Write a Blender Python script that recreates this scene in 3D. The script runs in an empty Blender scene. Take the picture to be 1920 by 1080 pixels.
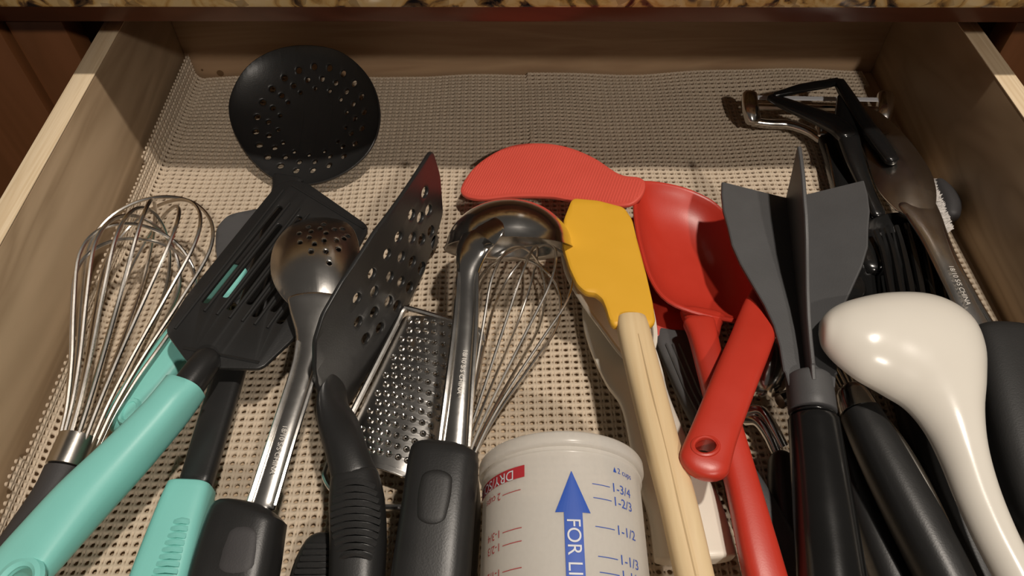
import bpy, bmesh, math, random
import numpy as np
from mathutils import Vector, Matrix

random.seed(7)
SC = bpy.context.scene
COL = SC.collection
# ------------------------------------------------------------------ camera
F = 1400.0
PITCH, YAW = math.radians(51.2), math.radians(0.9)
CAM = Vector((0, 0, 0.366))
FW = Vector((math.sin(YAW)*math.cos(PITCH), math.cos(YAW)*math.cos(PITCH), -math.sin(PITCH)))
RT = Vector((math.cos(YAW), -math.sin(YAW), 0))
UP = RT.cross(FW)
cd = bpy.data.cameras.new('camera'); cam = bpy.data.objects.new('camera', cd); COL.objects.link(cam)
cam.matrix_world = Matrix(((RT.x, UP.x, -FW.x, CAM.x), (RT.y, UP.y, -FW.y, CAM.y), (RT.z, UP.z, -FW.z, CAM.z), (0, 0, 0, 1)))
cd.sensor_width = 36; cd.lens = F/1920*36; cd.clip_start = 0.01; cd.clip_end = 50
SC.camera = cam
# ------------------------------------------------------------------ world, lamps, exposure
w = bpy.data.worlds.new('world'); SC.world = w; w.use_nodes = True
bg = w.node_tree.nodes['Background']; bg.inputs[0].default_value = (1.0, 0.90, 0.80, 1); bg.inputs[1].default_value = 0.045
def lamp(name, loc, power, radius, col):
    l = bpy.data.lights.new(name, 'POINT'); l.energy = power; l.shadow_soft_size = radius; l.color = col
    o = bpy.data.objects.new(name, l); o.location = loc; COL.objects.link(o); return o
lamp('ceiling_lamp_light', (0.40, 0.155, 1.66), 62, 0.035, (1.0, 0.90, 0.79))
lamp('ceiling_lamp_light', (0.58, -1.26, 1.66), 58, 0.045, (1.0, 0.90, 0.79))
SC.view_settings.view_transform = 'Standard'; SC.view_settings.look = 'None'
SC.view_settings.gamma = 1; SC.view_settings.use_curve_mapping = False
SC.view_settings.exposure = 0.14

# ------------------------------------------------------------------ pixel -> place helpers
def ray(px, py): return FW + RT*((px-960)/F) - UP*((py-540)/F)
def at(px, py, z):
    d = ray(px, py); return CAM + d*((z-CAM.z)/d.z)
def depth(p): return (p-CAM).dot(FW)
class Plane:
    """plane through three (px, py, z); local axes U (p0->p1), V, N (towards up)"""
    def __init__(s, a, b, c):
        A, B, C_ = at(*a), at(*b), at(*c)
        s.O = A; s.U = (B-A).normalized(); s.N = s.U.cross(C_-A).normalized()
        if s.N.z < 0: s.N = -s.N
        s.V = s.N.cross(s.U)
    def uv(s, px, py):
        d = ray(px, py); t = (s.O-CAM).dot(s.N)/d.dot(s.N); p = CAM+d*t-s.O
        return (p.dot(s.U), p.dot(s.V))
    def pt(s, u, v, h=0): return s.O+s.U*u+s.V*v+s.N*h

def catmull(P, n, closed=False):
    P = [np.array(p, float) for p in P]; m = len(P); out = []
    segs = m if closed else m-1
    for i in range(segs):
        if closed: a, b, c, d = P[(i-1) % m], P[i], P[(i+1) % m], P[(i+2) % m]
        else:
            b, c = P[i], P[i+1]; a = P[i-1] if i else 2*b-c; d = P[i+2] if i+2 < m else 2*c-b
        for k in range(n):
            t = k/n
            out.append(.5*((2*b)+(-a+c)*t+(2*a-5*b+4*c-d)*t*t+(-a+3*b-3*c+d)*t**3))
    if not closed: out.append(P[-1])
    return out
def resample_closed(P, n):
    P = np.array(P); Q = np.vstack([P, P[:1]]); s = np.r_[0, np.cumsum(np.linalg.norm(np.diff(Q, axis=0), axis=1))]
    t = np.linspace(0, s[-1], n, endpoint=False)
    return [np.array([np.interp(x, s, Q[:, k]) for k in range(Q.shape[1])]) for x in t]
def rc(P, r, k=4):
    """polygon with rounded corners"""
    out = []; m = len(P)
    for i in range(m):
        a, b, c = (np.array(P[(i+j) % m][:2], float) for j in (-1, 0, 1))
        la, lc = np.linalg.norm(a-b), np.linalg.norm(c-b); q = min(r, la*.45, lc*.45)
        p0, p1 = b+(a-b)/la*q, b+(c-b)/lc*q
        for j in range(k+1):
            t = j/k; out.append((1-t)**2*p0+2*t*(1-t)*b+t*t*p1)
    return out
def ell(cx, cy, rx, ry, rot=0, n=12):
    c, s = math.cos(math.radians(rot)), math.sin(math.radians(rot))
    return [(cx+rx*math.cos(a)*c-ry*math.sin(a)*s, cy+rx*math.cos(a)*s+ry*math.sin(a)*c) for a in [2*math.pi*i/n for i in range(n)]]

# ------------------------------------------------------------------ materials
def nt(name):
    m = bpy.data.materials.new(name); m.use_nodes = True
    return m, m.node_tree.nodes, m.node_tree.links, m.node_tree.nodes['Principled BSDF']
def plain(name, col, rough=.4, metal=0, var=.12, scale=60, bump=0, spec=.5, rvar=.08, coat=0, bscale=None):
    m, N, L, b = nt(name)
    tc = N.new('ShaderNodeTexCoord'); no = N.new('ShaderNodeTexNoise'); no.inputs['Scale'].default_value = scale; no.inputs['Detail'].default_value = 4
    L.new(tc.outputs['Object'], no.inputs['Vector'])
    mx = N.new('ShaderNodeMix'); mx.data_type = 'RGBA'; L.new(no.outputs['Fac'], mx.inputs[0])
    mx.inputs[6].default_value = tuple(c*(1-var) for c in col)+(1,); mx.inputs[7].default_value = tuple(min(1, c*(1+var)) for c in col)+(1,)
    L.new(mx.outputs[2], b.inputs['Base Color'])
    mr = N.new('ShaderNodeMapRange'); mr.inputs[3].default_value = max(.02, rough-rvar); mr.inputs[4].default_value = rough+rvar
    L.new(no.outputs['Fac'], mr.inputs[0]); L.new(mr.outputs[0], b.inputs['Roughness'])
    b.inputs['Metallic'].default_value = metal; b.inputs['Specular IOR Level'].default_value = spec
    b.inputs['Coat Weight'].default_value = coat; b.inputs['Coat Roughness'].default_value = .12
    if bump:
        n2 = N.new('ShaderNodeTexNoise'); n2.inputs['Scale'].default_value = bscale or scale*20; n2.inputs['Detail'].default_value = 3
        L.new(tc.outputs['Object'], n2.inputs['Vector'])
        bp = N.new('ShaderNodeBump'); bp.inputs['Strength'].default_value = bump; bp.inputs['Distance'].default_value = .0004
        L.new(n2.outputs['Fac'], bp.inputs['Height']); L.new(bp.outputs[0], b.inputs['Normal'])
    return m
def wood(name, c0, c1, stretch=(40, 2.2, 40), rough=.45, coat=0, dist=1.6, fine=.35):
    m, N, L, b = nt(name)
    tc = N.new('ShaderNodeTexCoord'); mp = N.new('ShaderNodeMapping'); mp.inputs['Scale'].default_value = stretch
    L.new(tc.outputs['Object'], mp.inputs[0])
    n1 = N.new('ShaderNodeTexNoise'); n1.inputs['Scale'].default_value = .8; n1.inputs['Detail'].default_value = 3; n1.inputs['Distortion'].default_value = dist
    n2 = N.new('ShaderNodeTexNoise'); n2.inputs['Scale'].default_value = 7; n2.inputs['Detail'].default_value = 5
    L.new(mp.outputs[0], n1.inputs['Vector']); L.new(mp.outputs[0], n2.inputs['Vector'])
    wv = N.new('ShaderNodeMath'); wv.operation = 'MULTIPLY'; wv.inputs[1].default_value = 9; L.new(n1.outputs['Fac'], wv.inputs[0])
    pp = N.new('ShaderNodeMath'); pp.operation = 'PINGPONG'; pp.inputs[1].default_value = 1; L.new(wv.outputs[0], pp.inputs[0])
    ad = N.new('ShaderNodeMix'); ad.data_type = 'FLOAT'; ad.inputs[0].default_value = fine; L.new(pp.outputs[0], ad.inputs[2]); L.new(n2.outputs['Fac'], ad.inputs[3])
    cr = N.new('ShaderNodeValToRGB'); cr.color_ramp.elements[0].color = c0+(1,); cr.color_ramp.elements[1].color = c1+(1,)
    cr.color_ramp.elements[0].position = .1; cr.color_ramp.elements[1].position = .8
    L.new(ad.outputs[0], cr.inputs[0]); L.new(cr.outputs[0], b.inputs['Base Color'])
    b.inputs['Roughness'].default_value = rough; b.inputs['Coat Weight'].default_value = coat; b.inputs['Coat Roughness'].default_value = .15
    bp = N.new('ShaderNodeBump'); bp.inputs['Strength'].default_value = .15; bp.inputs['Distance'].default_value = .0005
    L.new(n2.outputs['Fac'], bp.inputs['Height']); L.new(bp.outputs[0], b.inputs['Normal'])
    return m
def granite():
    m, N, L, b = nt('granite')
    tc = N.new('ShaderNodeTexCoord')
    n1 = N.new('ShaderNodeTexNoise'); n1.inputs['Scale'].default_value = 55; n1.inputs['Detail'].default_value = 6; n1.inputs['Distortion'].default_value = 1.2
    n2 = N.new('ShaderNodeTexVoronoi'); n2.inputs['Scale'].default_value = 170
    n3 = N.new('ShaderNodeTexNoise'); n3.inputs['Scale'].default_value = 14; n3.inputs['Detail'].default_value = 2
    for n in (n1, n2, n3): L.new(tc.outputs['Object'], n.inputs['Vector'])
    cr = N.new('ShaderNodeValToRGB'); e = cr.color_ramp.elements
    e[0].position = .36; e[0].color = (.012, .01, .012, 1); e[1].position = .62; e[1].color = (.62, .46, .24, 1)
    for p, c in ((.42, (.14, .08, .04)), (.47, (.5, .3, .1)), (.54, (.62, .44, .2))): x = e.new(p); x.color = c+(1,)
    L.new(n1.outputs['Fac'], cr.inputs[0])
    mx = N.new('ShaderNodeMix'); mx.data_type = 'RGBA'; mx.blend_type = 'MULTIPLY'; mx.inputs[0].default_value = .6
    c2 = N.new('ShaderNodeValToRGB'); c2.color_ramp.elements[0].color = (.25, .2, .2, 1); c2.color_ramp.elements[0].position = .12; c2.color_ramp.elements[1].position = .35
    L.new(n2.outputs['Color'], c2.inputs[0]); L.new(cr.outputs[0], mx.inputs[6]); L.new(c2.outputs[0], mx.inputs[7])
    L.new(mx.outputs[2], b.inputs['Base Color']); b.inputs['Roughness'].default_value = .12
    return m
def cloudy():
    m, N, L, b = nt('cloudy_plastic')
    b.inputs['Base Color'].default_value = (.93, .91, .87, 1); b.inputs['Roughness'].default_value = .25
    tr = N.new('ShaderNodeBsdfTranslucent'); tr.inputs[0].default_value = (.95, .93, .89, 1)
    tp = N.new('ShaderNodeBsdfTransparent'); tp.inputs[0].default_value = (.93, .91, .87, 1)
    no = N.new('ShaderNodeTexNoise'); no.inputs['Scale'].default_value = 45; mr = N.new('ShaderNodeMapRange'); mr.inputs[3].default_value = .27; mr.inputs[4].default_value = .33
    L.new(no.outputs['Fac'], mr.inputs[0])
    m1 = N.new('ShaderNodeMixShader'); m1.inputs[0].default_value = .4; m2 = N.new('ShaderNodeMixShader'); L.new(mr.outputs[0], m2.inputs[0])
    L.new(b.outputs[0], m1.inputs[1]); L.new(tr.outputs[0], m1.inputs[2]); L.new(m1.outputs[0], m2.inputs[1]); L.new(tp.outputs[0], m2.inputs[2])
    L.new(m2.outputs[0], N['Material Output'].inputs[0])
    return m
def steel(name, col=(.70, .68, .65), rough=.25, aniso=0, bump=.04):
    return plain(name, col, rough, 1, .05, 90, bump, rvar=.05, bscale=500)
M = dict(
    birch=wood('birch_side', (.385, .272, .165), (.55, .405, .26), (30, 2.2, 16), .5, fine=.2),
    edge=wood('birch_edge', (.74, .57, .36), (.88, .72, .50), (120, 4, 20), .5),
    back=wood('birch_back', (.42, .27, .16), (.51, .345, .21), (3, 30, 40), .5),
    ply=wood('birch_bottom', (.50, .36, .23), (.62, .47, .31), (50, 3, 40), .5),
    cherry=wood('cherry', (.17, .055, .028), (.22, .075, .038), (3, 20, 25), .3, .35),
    cherry_v=wood('cherry_upright', (.185, .072, .026), (.225, .088, .034), (18, 18, 2), .3, .35),
    oak_floor=wood('floor_wood', (.10, .05, .025), (.16, .085, .045), (2, 20, 20), .4),
    granite=granite(), liner=plain('woven_liner', (.60, .50, .385), .75, 0, .12, 25, .25, spec=.2),
    nylon=plain('black_nylon', (.020, .020, .020), .38, bump=.12, rvar=.05),
    nylon_dull=plain('black_dull_rubber', (.022, .022, .022), .5, bump=.2, rvar=.04),
    gloss=plain('black_gloss_plastic', (.010, .010, .010), .2, bump=.03, rvar=.06),
    charcoal=plain('charcoal_nylon', (.075, .075, .077), .5, bump=.15, rvar=.05),
    rubber=plain('charcoal_rubber', (.045, .043, .045), .6, bump=.2),
    teal=plain('teal_plastic', (.25, .67, .61), .42, var=.04, bump=.08),
    red=plain('red_plastic', (.54, .040, .022), .36, var=.06, bump=.05),
    coral=plain('coral_silicone', (.72, .095, .065), .55, var=.05, bump=.1),
    yellow=plain('yellow_silicone', (.80, .43, .03), .5, var=.03, bump=.05),
    white=plain('white_plastic', (.80, .76, .68), .22, var=.02, bump=.02),
    ivory=plain('ivory_plastic', (.78, .73, .63), .33, var=.03, bump=.03),
    bamboo=wood('pale_wood', (.70, .51, .28), (.80, .62, .37), (60, 5, 60), .55, fine=.5, dist=.6),
    steel=steel('stainless_steel'), chrome=steel('chrome', (.74, .72, .69), .17), wire=steel('steel_wire', (.72, .69, .65), .24), brushed=steel('brushed_steel', (.58, .55, .5), .26),
    cup=cloudy(), blue=plain('blue_print', (.030, .10, .48), .4, var=.05), redp=plain('red_print', (.50, .035, .045), .45, var=.08), whitep_glint=plain('white_print_and_glint', (.75, .76, .8), .45, var=.03),
    mark=plain('pale_engraving', (.8, .76, .7), .5, .3, var=.05), dark=plain('dark_void', (.01, .008, .007), .7), bristle=plain('white_bristle', (.74, .71, .68), .6, var=.1),
    slide=plain('dark_slide_metal', (.03, .032, .04), .4, .6), knot=plain('wood_plug', (.16, .09, .04), .6),
)
# ------------------------------------------------------------------ mesh helpers
def link(name, verts, faces, mat, parent=None, smooth=True, angle=40):
    me = bpy.data.meshes.new(name); me.from_pydata([tuple(v) for v in verts], [], [tuple(f) for f in faces]); me.validate()
    bm = bmesh.new(); bm.from_mesh(me); bmesh.ops.recalc_face_normals(bm, faces=bm.faces); bm.to_mesh(me); bm.free()
    return link_me(name, me, mat, parent, smooth, angle)
def link_me(name, me, mat, parent=None, smooth=True, angle=40):
    me.materials.append(M[mat] if isinstance(mat, str) else mat)
    if smooth:
        me.polygons.foreach_set('use_smooth', [True]*len(me.polygons)); me.set_sharp_from_angle(angle=math.radians(angle))
    o = bpy.data.objects.new(name, me); COL.objects.link(o)
    if parent is not None:
        o.parent = parent
        if parent.type == 'EMPTY': o.location = -parent.location
    return o
def thing(name, label, cat, loc, group=None):
    o = bpy.data.objects.new(name, None); COL.objects.link(o); o.location = loc; o.empty_display_size = .01
    o['label'] = label; o['category'] = cat
    if group: o['group'] = group
    return o
def box(name, x0, x1, y0, y1, z0, z1, mat, parent=None, bev=.001, rz=0, piv=(0, .44, 0)):
    bm = bmesh.new(); bmesh.ops.create_cube(bm, size=1)
    for v in bm.verts: v.co = Vector(((x0+x1)/2+v.co.x*(x1-x0), (y0+y1)/2+v.co.y*(y1-y0), (z0+z1)/2+v.co.z*(z1-z0)))
    if bev: bmesh.ops.bevel(bm, geom=bm.edges[:], offset=bev, segments=2, affect='EDGES', profile=.5)
    if rz: bmesh.ops.rotate(bm, verts=bm.verts, cent=piv, matrix=Matrix.Rotation(rz, 3, 'Z'))
    me = bpy.data.meshes.new(name); bm.to_mesh(me); bm.free()
    return link_me(name, me, mat, parent)
def tube(name, P, r, mat, parent=None, n=8, closed=False, sub=1):
    """round wire along world points"""
    P = [Vector(p) for p in (catmull([tuple(p) for p in P], sub, closed) if sub > 1 else P)]; m = len(P); V = []; Fc = []
    R = r if callable(r) else (lambda t: r)
    nrm = None
    for i, p in enumerate(P):
        a = P[i-1] if (i or closed) else P[i]; b = P[(i+1) % m] if (i+1 < m or closed) else P[i]
        t = (b-a).normalized()
        if nrm is None: nrm = t.orthogonal().normalized()
        nrm = (nrm-t*nrm.dot(t)).normalized(); bn = t.cross(nrm)
        for k in range(n):
            a_ = 2*math.pi*k/n; V.append(p+(nrm*math.cos(a_)+bn*math.sin(a_))*R(i/max(1, m-1)))
    for i in range(m if closed else m-1):
        for k in range(n): Fc.append((i*n+k, i*n+(k+1) % n, ((i+1) % m)*n+(k+1) % n, ((i+1) % m)*n+k))
    if not closed: Fc += [tuple(range(n))[::-1], tuple(range((m-1)*n, m*n))]
    return link(name, V, Fc, mat, parent)
def path_of(st, sub=8):
    """stations (px,py,z,halfwidth_px,halfthick_m[,roll deg]) -> dense arrays x,y,z,w,t,roll"""
    rows = []
    for s in st:
        p = at(*s[:3]); rows.append((p.x, p.y, p.z, s[3]*depth(p)/F, s[4], s[5] if len(s) > 5 else 0))
    return np.array(catmull(rows, sub))
def frames(A):
    P = A[:, :3]; T = np.gradient(P, axis=0); out = []
    for i in range(len(P)):
        t = Vector(T[i]).normalized(); sd = t.cross(Vector((0, 0, 1))).normalized(); u = sd.cross(t)
        r = math.radians(A[i, 5]); s2 = sd*math.cos(r)+u*math.sin(r); u2 = u*math.cos(r)-sd*math.sin(r)
        out.append((Vector(P[i]), t, s2, u2))
    return out
def loft(name, st, mat, parent=None, n=20, expo=2.6, r0=1.0, r1=1.0, sub=8, mod=None, arr=None, step=.004, flat=0):
    """handle-like solid; r0,r1 = rounding length of each end in units of the half width"""
    A = path_of(st, sub) if arr is None else arr
    s = np.r_[0, np.cumsum(np.linalg.norm(np.diff(A[:, :3], axis=0), axis=1))]; Ltot = s[-1]
    L0, L1 = r0*A[0, 3], r1*A[-1, 3]
    t = list(np.linspace(0, Ltot, max(4, int(Ltot/step))))
    ph = np.linspace(0, math.pi/2, 7)
    if r0: t = [x for x in t if x > L0]+list(L0*(1-np.cos(ph)))
    if r1: t = [x for x in t if x < Ltot-L1]+list(Ltot-L1*(1-np.cos(ph)))
    t = np.array(sorted(set(round(x, 7) for x in t)))
    B = np.array([[np.interp(x, s, A[:, k]) for k in range(6)] for x in t])
    k = np.ones(len(t))
    if r0: q = np.clip(t/L0, 0, 1); k *= np.sqrt(np.clip(1-(1-q)**2, 0, 1))
    if r1: q = np.clip((Ltot-t)/L1, 0, 1); k *= np.sqrt(np.clip(1-(1-q)**2, 0, 1))
    k = np.maximum(k, .02); V = []; Fc = []
    for i, (p, tg, sd, u) in enumerate(frames(B)):
        m = mod(t[i]/Ltot, t[i]) if mod else 1.0
        for j in range(n):
            a = 2*math.pi*j/n; c, sn = math.cos(a), math.sin(a)
            x = math.copysign(abs(c)**(2/expo), c)*B[i, 3]*k[i]*m; y = math.copysign(abs(sn)**(2/expo), sn)*B[i, 4]*max(k[i], k[i]**.5)*m
            if flat and y < 0: y *= flat
            V.append(p+sd*x+u*y)
    m = len(t)
    for i in range(m-1):
        for j in range(n): Fc.append((i*n+j, i*n+(j+1) % n, (i+1)*n+(j+1) % n, (i+1)*n+j))
    Fc += [tuple(range(n))[::-1], tuple(range((m-1)*n, m*n))]
    return link(name, V, Fc, mat, parent)
def bowl(name, pl, outline, mat, parent, h, thick=.0015, nr=10, nseg=64, center=None, smooth=True, rim=0):
    """dished shell from a traced outline on plane pl; h(t, ang) = offset along the normal, t 0 centre .. 1 rim"""
    uv = [pl.uv(*p[:2]) for p in (catmull(outline, 6, True) if smooth else outline)]
    uv = np.array(resample_closed(uv, nseg)); c = np.array(pl.uv(*center)) if center else uv.mean(0)
    V = []; Fc = []; R = nr+1
    for side in (0, 1):
        for i in range(R):
            t = max(i/nr, .02); t = math.sin(t*math.pi/2)
            for j in range(nseg):
                p = c+(uv[j]-c)*t; V.append(pl.pt(p[0], p[1], h(t, j/nseg*2*math.pi)-side*thick))
    for side in (0, 1):
        o = side*R*nseg
        for i in range(R-1):
            for j in range(nseg):
                q = (o+i*nseg+j, o+i*nseg+(j+1) % nseg, o+(i+1)*nseg+(j+1) % nseg, o+(i+1)*nseg+j); Fc.append(q)
        Fc.append(tuple(o+j for j in range(nseg)))
    o = R*nseg; a = (R-1)*nseg
    for j in range(nseg): Fc.append((a+j, a+(j+1) % nseg, o+a+(j+1) % nseg, o+a+j))
    ob = link(name, V, Fc, mat, parent, angle=70)
    if rim:
        P = [pl.pt(uv[j][0], uv[j][1], h(1, j/nseg*2*math.pi)-thick/2) for j in range(nseg)]
        tube('rim', P, rim, mat, ob, closed=True)
    return ob
def sheet(name, pl, outline, holes, mat, parent, thick=.002, bevel=.0005, h=None, cell=.005, center=None, px=True):
    """flat plate with real openings, optionally bent: h(u, v, t) = offset along the normal"""
    cu = bpy.data.curves.new('tmp', 'CURVE'); cu.dimensions = '2D'; cu.fill_mode = 'BOTH'; cu.extrude = max(thick/2-bevel, 1e-5); cu.bevel_depth = bevel; cu.bevel_resolution = 1
    K = 1000.0; cu.extrude *= K; cu.bevel_depth *= K
    O = [pl.uv(*p[:2]) for p in outline] if px else outline
    for poly in [O]+[([pl.uv(*p[:2]) for p in q] if px else q) for q in holes]:
        s = cu.splines.new('POLY'); s.points.add(len(poly)-1); s.use_cyclic_u = True
        for i, p in enumerate(poly): s.points[i].co = (p[0]*K, p[1]*K, 0, 1)
    ob = bpy.data.objects.new('tmp', cu); COL.objects.link(ob)
    dg = bpy.context.evaluated_depsgraph_get(); me = bpy.data.meshes.new_from_object(ob.evaluated_get(dg))
    bpy.data.objects.remove(ob); bpy.data.curves.remove(cu); me.materials.clear(); me.name = name
    bm = bmesh.new(); bm.from_mesh(me)
    bmesh.ops.remove_doubles(bm, verts=bm.verts, dist=.002)
    if h:
        U = np.array(O)
        for ax, nv in ((0, (1, 0, 0)), (1, (0, 1, 0))):
            x = U[:, ax].min()+cell*.53
            while x < U[:, ax].max():
                co = [0, 0, 0]; co[ax] = x*K
                bmesh.ops.bisect_plane(bm, geom=bm.verts[:]+bm.edges[:]+bm.faces[:], plane_co=co, plane_no=nv); x += cell
    c = np.array(pl.uv(*center) if (center and px) else (center or np.mean(O, 0)))
    OA = np.array(O)-c; an = np.arctan2(OA[:, 1], OA[:, 0]); rr = np.hypot(OA[:, 0], OA[:, 1]); od = np.argsort(an); an, rr = an[od], rr[od]
    an = np.r_[an-2*math.pi, an, an+2*math.pi]; rr = np.r_[rr, rr, rr]
    for v in bm.verts:
        u_, v_, w_ = v.co.x/K, v.co.y/K, v.co.z/K; o = 0
        if h:
            d = np.array((u_, v_))-c; t = min(1, math.hypot(*d)/np.interp(math.atan2(d[1], d[0]), an, rr)); o = h(u_, v_, t)
        v.co = pl.pt(u_, v_, w_+o)
    bmesh.ops.recalc_face_normals(bm, faces=bm.faces)
    bm.to_mesh(me); bm.free()
    return link_me(name, me, mat, parent, angle=45)
def edge_dist(poly):
    A = np.array(poly); B = np.roll(A, -1, 0); D = B-A; L2 = (D*D).sum(1)
    def f(u, v):
        p = np.array((u, v)); t = np.clip(((p-A)*D).sum(1)/L2, 0, 1); return float(np.sqrt((((A+D*t[:, None])-p)**2).sum(1).min()))
    return f
def puff(name, pl, outline, holes, mat, parent, H, D, thick=.003, bevel=.001, cell=.004, hole_w=None):
    uv = [pl.uv(*p[:2]) for p in outline]; fd = edge_dist(uv)
    fh = [edge_dist([pl.uv(*p[:2]) for p in q]) for q in holes]
    def h(u, v, t):
        d = min(fd(u, v), *([f(u, v)+.002 for f in fh] or [1])); q = min(1, d/D); return H*math.sqrt(max(0, 1-(1-q)**2))
    return sheet(name, pl, uv, [[pl.uv(*p[:2]) for p in q] for q in holes], mat, parent, thick, bevel, h, cell, px=False)
def pierce(ob, pts, nrm, L=.03):
    """cut a real opening with outline pts (world) along nrm"""
    n = len(pts); V = [p+nrm*L for p in pts]+[p-nrm*L for p in pts]
    Fc = [(i, (i+1) % n, n+(i+1) % n, n+i) for i in range(n)]+[tuple(range(n))[::-1], tuple(range(n, 2*n))]
    c = link('tmp_cut', V, Fc, 'dark', None, False); md = ob.modifiers.new('b', 'BOOLEAN'); md.operation = 'DIFFERENCE'; md.object = c; md.solver = 'EXACT'
    if ob.parent and ob.parent.type == 'EMPTY': c.location = (0, 0, 0)
    bpy.context.view_layer.update(); dg = bpy.context.evaluated_depsgraph_get(); me = bpy.data.meshes.new_from_object(ob.evaluated_get(dg))
    ob.modifiers.clear(); ob.data = me; bpy.data.objects.remove(c)
    mt = me.materials[0]; me.materials.clear(); me.materials.append(mt)
    me.polygons.foreach_set('use_smooth', [True]*len(me.polygons)); me.set_sharp_from_angle(angle=math.radians(40))
def rails(name, rows, mat, parent, n=22, under=.15, sub=5):
    """domed solid between two edge curves: rows of (ax, ay, bx, by, z, height)"""
    R = []
    for ax_, ay, bx, by, z, hh in rows: a, b = at(ax_, ay, z), at(bx, by, z); R.append((*a, *b, hh))
    R = catmull(R, sub); V = []; Fc = []; m = 2*n
    for r in R:
        a, b = Vector(r[:3]), Vector(r[3:6])
        for k in range(m):
            th = math.pi*2*k/m; q = (1-math.cos(th))/2; hgt = math.sin(th); V.append(a.lerp(b, q)+Vector((0, 0, r[6]*(hgt if hgt > 0 else hgt*under))))
    for i in range(len(R)-1):
        for k in range(m): Fc.append((i*m+k, i*m+(k+1) % m, (i+1)*m+(k+1) % m, (i+1)*m+k))
    Fc += [tuple(range(m))[::-1], tuple(range((len(R)-1)*m, len(R)*m))]
    return link(name, V, Fc, mat, parent, angle=80)
_tc = {}
def glyphs(s):
    if s not in _tc:
        cu = bpy.data.curves.new('tmp', 'FONT'); cu.body = s; cu.size = 1; cu.fill_mode = 'FRONT' if hasattr(cu, 'fill_mode') else cu.fill_mode
        ob = bpy.data.objects.new('tmp', cu); COL.objects.link(ob); dg = bpy.context.evaluated_depsgraph_get()
        me = bpy.data.meshes.new_from_object(ob.evaluated_get(dg)); bpy.data.objects.remove(ob)
        _tc[s] = (np.array([tuple(v.co)[:2] for v in me.vertices]), [tuple(p.vertices) for p in me.polygons])
    return _tc[s]
def letters(name, s, fn, size, mat, parent):
    """flat print: fn(x, y) places a point of the text line (x along, y up, metres)"""
    V, Fc = glyphs(s)
    return link(name, [fn(x*size, y*size) for x, y in V], Fc, mat, parent, smooth=False)

# ================================================================== the drawer and the cabinet around it
XL, XR, YB, YF, ZT, TH = -.2512, .3032, .5175, -.02, .089, .0132
dr = thing('drawer', 'open pale wooden kitchen drawer holding all the cooking utensils', 'drawer', (0, .25, -.008))
box('side_panel', XL-TH, XL, YF, YB+.012, -.012, ZT, 'birch', dr, .0012)
box('side_panel', XR, XR+TH, YF, YB+.012, -.012, ZT, 'birch', dr, .0012)
bp_ = box('back_panel', XL, XR, YB, YB+.012, -.012, ZT-.004, 'back', dr, .0008)
for x in (XL-TH, XR): box('top_edge', x, x+TH, YF, YB+.012, ZT, ZT+.0008, 'edge', dr, .0003)
box('bottom_panel', XL, XR, YF, YB, -.008, -.0015, 'ply', dr, 0)
box('inner_front', XL, XR, YF, YF+.012, -.012, ZT-.002, 'back', dr, .0008)
box('front_panel', XL-.03, XR+.03, YF-.02, YF, -.03, ZT+.02, 'cherry', dr, .002)
def plug(px, py, r):
    d = ray(px, py); p = CAM+d*((YB-CAM.y)/d.y)
    tube('dowel_plug', [p+Vector((0, -.0004, 0)), p+Vector((0, .002, 0))], r, 'knot', bp_, 10).location = (0, 0, 0)
plug(413, 137, .0028); plug(379, 131, .0009)
RZ = math.radians(-1.0)
ct = box('granite_countertop', -.9, .9, .3835, 1.0, .138, .168, 'granite', None, .003, RZ, (0, .3835, 0))
ct['label'] = 'speckled gold and black granite countertop along the top edge'; ct['category'] = 'countertop'
cb = thing('cabinet', 'dark cherry wood cabinet frame behind and beside the open drawer', 'cabinet', (0, .6, -.5))
box('top_rail', -.9, .9, .437, .457, .097, .1378, 'cherry', cb, .0012, RZ, (0, .437, 0))
box('stile', -.322, -.285, .437, .457, -.62, .097, 'cherry_v', cb, .001, RZ, (0, .437, 0))
box('stile', .334, .372, .437, .457, -.62, .097, 'cherry_v', cb, .001, RZ, (0, .437, 0))
box('neighbour_front', -.75, -.325, .432, .457, -.62, .0965, 'cherry_v', cb, .0015, RZ, (0, .437, 0))
box('neighbour_front', .375, .75, .432, .457, -.62, .0965, 'cherry_v', cb, .0015, RZ, (0, .437, 0))
box('side_board', -.330, -.312, .458, .98, -.62, .137, 'cherry_v', cb, 0)
box('side_board', .362, .380, .458, .98, -.62, .137, 'cherry_v', cb, 0)
box('back_board', -.33, .38, .97, .98, -.62, .137, 'cherry_v', cb, 0)
box('bottom_board', -.75, .75, .40, .98, -.64, -.62, 'cherry_v', cb, 0)
box('drawer_slide', XL-TH-.011, XL-TH-.0005, .05, .9, .01, .055, 'slide', cb, .001)
box('drawer_slide', XR+TH+.0005, XR+TH+.011, .05, .9, .01, .055, 'slide', cb, .001)

fl = box('floor', -2.5, 2.5, -2.5, .98, -.68, -.645, 'oak_floor', None, 0); fl['kind'] = 'structure'
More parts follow.
